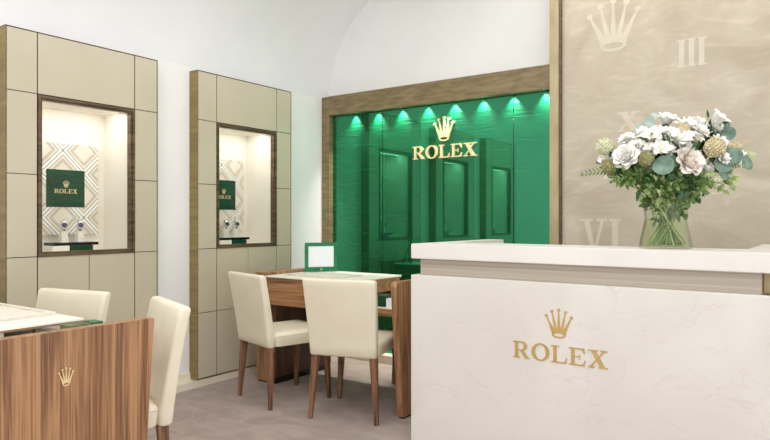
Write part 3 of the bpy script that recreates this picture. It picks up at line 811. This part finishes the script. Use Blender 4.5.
carnation(659,150,-.08,.036,'ruffled white blossom above the round eucalyptus leaf')
carnation(719,128,.02,.038,'ruffled white blossom below the upper right star flower')
rose(640,171,-.05,.030,'little white rose among the leaves below the big left rose')
carnation(664,139,-.09,.030,'tiny ruffled blossom left of the large middle star flower')
carnation(692,133,-.08,.034,'small ruffled blossom above the tan pod')
carnation(709,160,-.12,.032,'small ruffled blossom beneath the tan pod')
carnation(642,133,-.01,.034,'ruffled white blossom at the upper left shoulder of the bouquet')
star(669,121,.03,.058,'white star flower at the very top of the bouquet')
star(668,143,-.10,.066,'large white star flower in the upper middle of the bouquet')
star(646,140,-.06,.056,'white star flower upper left beside the eucalyptus')
star(651,153,-.10,.052,'white star flower above the big eucalyptus leaf')
star(714,121,-.02,.056,'white star flower at the upper right of the bouquet')
star(703,133,.04,.042,'small white star flower half hidden at the upper right')
star(686,142,-.08,.040,'small white star flower left of the tan pod')
star(655,127,.05,.036,'small white star flower behind the upper left cluster')
pod(605,147,.0,.041,'pale green globe flower at the upper left edge','scab_pale')
pod(607,167,-.02,.036,'green-tan seed pod at the lower left edge','scab_green')
pod(700,151,-.12,.047,'largest tan seed pod right of the middle','scab')
pod(637,161,-.09,.036,'olive seed pod left of the big eucalyptus leaf','scab_green')
pod(673,133,-.07,.037,'small tan seed pod between the top white flowers','scab')
pod(725,151,-.07,.033,'small tan seed pod near the right edge','scab')
pod(704,181,-.08,.036,'pale green seed pod hanging low on the right','scab_pale')
eucalyptus('eucalyptus sprig with its big round leaf at the front left', [(650,168,-.13,12),(660,163,-.11,9),(664,176,-.10,7)])
eucalyptus('eucalyptus sprig at the lower right of the bouquet', [(708,166,-.12,11),(719,158,-.11,10),(731,165,-.12,9),(713,175,-.10,8)])
eucalyptus('eucalyptus sprig at the upper right of the bouquet', [(727,134,.0,9),(726,123,.02,7.5),(718,133,.0,7)])
eucalyptus('pale eucalyptus sprig at the upper left of the bouquet', [(651,121,.02,8),(644,127,.03,6),(656,116,.03,5.5)], 'euc_pale')
eucalyptus('pale slender eucalyptus sprig left of the white cluster', [(628,140,.0,5),(622,144,.0,4.5),(634,136,.0,4.5)], 'euc_pale')
fern('long fern frond reaching out to the left of the bouquet', (628,172), (582,175), -.03, .0, 12, .050)
fern('lower fern frond on the left side', (640,176), (606,183), -.05, -.06, 9, .045)
fern('fern frond reaching out to the right of the bouquet', (728,160), (759,155), .0, .04, 9, .060, 'leaf_light')
fern('second fern frond at the right, sloping downward', (728,163), (752,168), .02, .04, 8, .045)
fern('thin green frond rising at the upper left', (650,146), (634,131), .04, .04, 6, .018, 'leaf_light')
mats = ['leaf','leaf_light','leaf','leaf_dark']
for i, (px,py,d) in enumerate([(640,178,-.06),(648,186,-.09),(660,184,-.11),(672,186,-.12),(684,184,-.11),(695,183,-.08),(636,172,-.02),(626,170,-.02),
                               (666,194,-.07),(654,195,-.06),(678,195,-.06),(690,172,-.05),(712,176,-.03),(703,168,.02),(645,168,.02),(665,176,.05),(685,178,.06),(716,183,-.06),(631,178,-.05),(650,183,-.09),(668,182,-.09),(688,180,-.09),(641,188,-.06),(690,190,-.06),(620,175,-.03)]):
    filler(px,py,d,.042,26,mats[i%4])
for i, (px,py,d) in enumerate([(660,205,.0),(672,206,-.01),(650,203,.01),(680,204,.01),(665,214,.0),(655,208,-.03),(675,212,-.03),(668,200,-.05),(645,196,-.02),(686,197,-.02),(660,218,.02)]):
    filler(px,py,d,.030,28,('leaf','leaf_light')[i%2],.024,.008, 'sprig of small leaves pressed inside the glass vase')
for i, (px,py,d) in enumerate([(675,155,.06),(655,150,.07),(695,150,.07),(640,156,.05),(715,152,.05),(620,160,.04),(665,135,.08),(690,136,.09),(706,160,-.03),(665,160,.0),(645,150,.0),(710,134,.05)]):
    filler(px,py,d,.05,18,'leaf_dark',.055,.013,'sprig of dark green leaves showing between the white flowers')
# single dark leaves that stand out
for (px,py,d,dx,dz,L,lab) in ((634,190,-.05,-.15,-1,.058,'single dark green leaf hanging down left of the vase'),
                              (704,120,-.03,-.1,1,.04,'single dark green leaf pointing up at the top right'),
                              (657,146,-.12,-.35,1,.045,'single dark green leaf between the left white flowers'),
                              (676,152,-.14,.8,.7,.05,'single dark green leaf crossing in front of the upper middle')):
    p = bpos(px,py,d); bm = bmesh.new(); leaf(bm, Vector((0,0,0)), RT*dx+Vector((0,0,dz)), -FW, L, L*.17, .1)
    t = thing('pointed_leaf', lab, 'leaf', tuple(p)); obj('leaf_blade', bm, 'leaf_dark', t, ang=80, recalc=False); stem_to(t, p, aim_of(p))
# bare stems crossing in the vase water
for i in range(36):
    a = random.uniform(-.08,.08); b = -a*random.uniform(.6,1.0)+random.uniform(-.02,.02); o3 = Vector((VX,VY,VZ))
    bm = bmesh.new(); y0 = random.uniform(-.055,.055)
    b = max(-.085,min(.085,b*1.3)); a = max(-.06,min(.06,a))
    tube(bm, [RT*b+FW*y0+Vector((0,0,.014)), RT*(a*.3+b*.7)*.9+FW*y0+Vector((0,0,.07)), RT*a+FW*y0+Vector((0,0,.20)), RT*a*1.2+FW*y0*.8+Vector((0,0,.26))], .0032, 6)
    s = obj('cut_stem', bm, ('stem','leaf','stem_pale')[i%3]); s.location = o3; tag(s, 'bare cut green stem slanting through the vase water', 'stem', 'cut stems standing in the vase water')

# ------------------------------------------------------------------ light
def area(name, loc, rot, sx, sy, power, col=(1,1,1), spread=180):
    l = bpy.data.lights.new(name,'AREA'); l.shape = 'RECTANGLE'; l.size = sx; l.size_y = sy; l.energy = power; l.color = col; l.spread = R(spread)
    o = bpy.data.objects.new(name,l); C.objects.link(o); o.location = loc; o.rotation_euler = rot; return o
wd = bpy.data.worlds.new('daylight'); bpy.context.scene.world = wd; wd.use_nodes = True
bg = wd.node_tree.nodes['Background']; bg.inputs[0].default_value = (.975,.985,1,1); bg.inputs[1].default_value = 1.55
for i, (x,y) in enumerate(((-2.2,.9),(-2.2,2.6),(-.3,.6),(-.5,2.0))):
    area('ceiling_fill', (x,y,CZ-.02), (0,0,0), .9, .9, 16, (1,.995,.985))  # unseen soft fill lights added under the ceiling to brighten the room
for i, c in enumerate(cabs):
    cy = (c[0]+c[1])/2
    area('niche_lamp', (XW-.08,cy,NZ1-.014), (0,R(8),0), .16, .56, 2.3, (1,.992,.98))
for x in sp_x:
    l = bpy.data.lights.new('wall_washer','SPOT'); l.energy = 46; l.spot_size = R(88); l.spot_blend = 1; l.shadow_soft_size = .012; l.color = (1,.99,.9)
    o = bpy.data.objects.new('wall_washer',l); C.objects.link(o); o.location = (x,4.374,2.129); o.rotation_euler = (R(12),0,0)
area('plaster_washer', (-.9,4.05,CZ-.03), (R(14),0,0), 1.6, .15, 7, (1,.95,.87))

# ------------------------------------------------------------------ camera and view
cd = bpy.data.cameras.new('camera'); cam = bpy.data.objects.new('camera', cd); C.objects.link(cam)
cam.location = (0,0,1.2); cam.rotation_euler = (PI/2,0,R(35.19)); cd.sensor_width = 36; cd.lens = 36*631/770; cd.shift_y = -.5/770
cd.clip_start = .05
sc = bpy.context.scene; sc.camera = cam
sc.view_settings.view_transform = 'Standard'; sc.view_settings.look = 'None'; sc.view_settings.gamma = 1
sc.view_settings.exposure = 0.10
sc.cycles.max_bounces = 8; sc.cycles.diffuse_bounces = 5; sc.cycles.transparent_max_bounces = 16
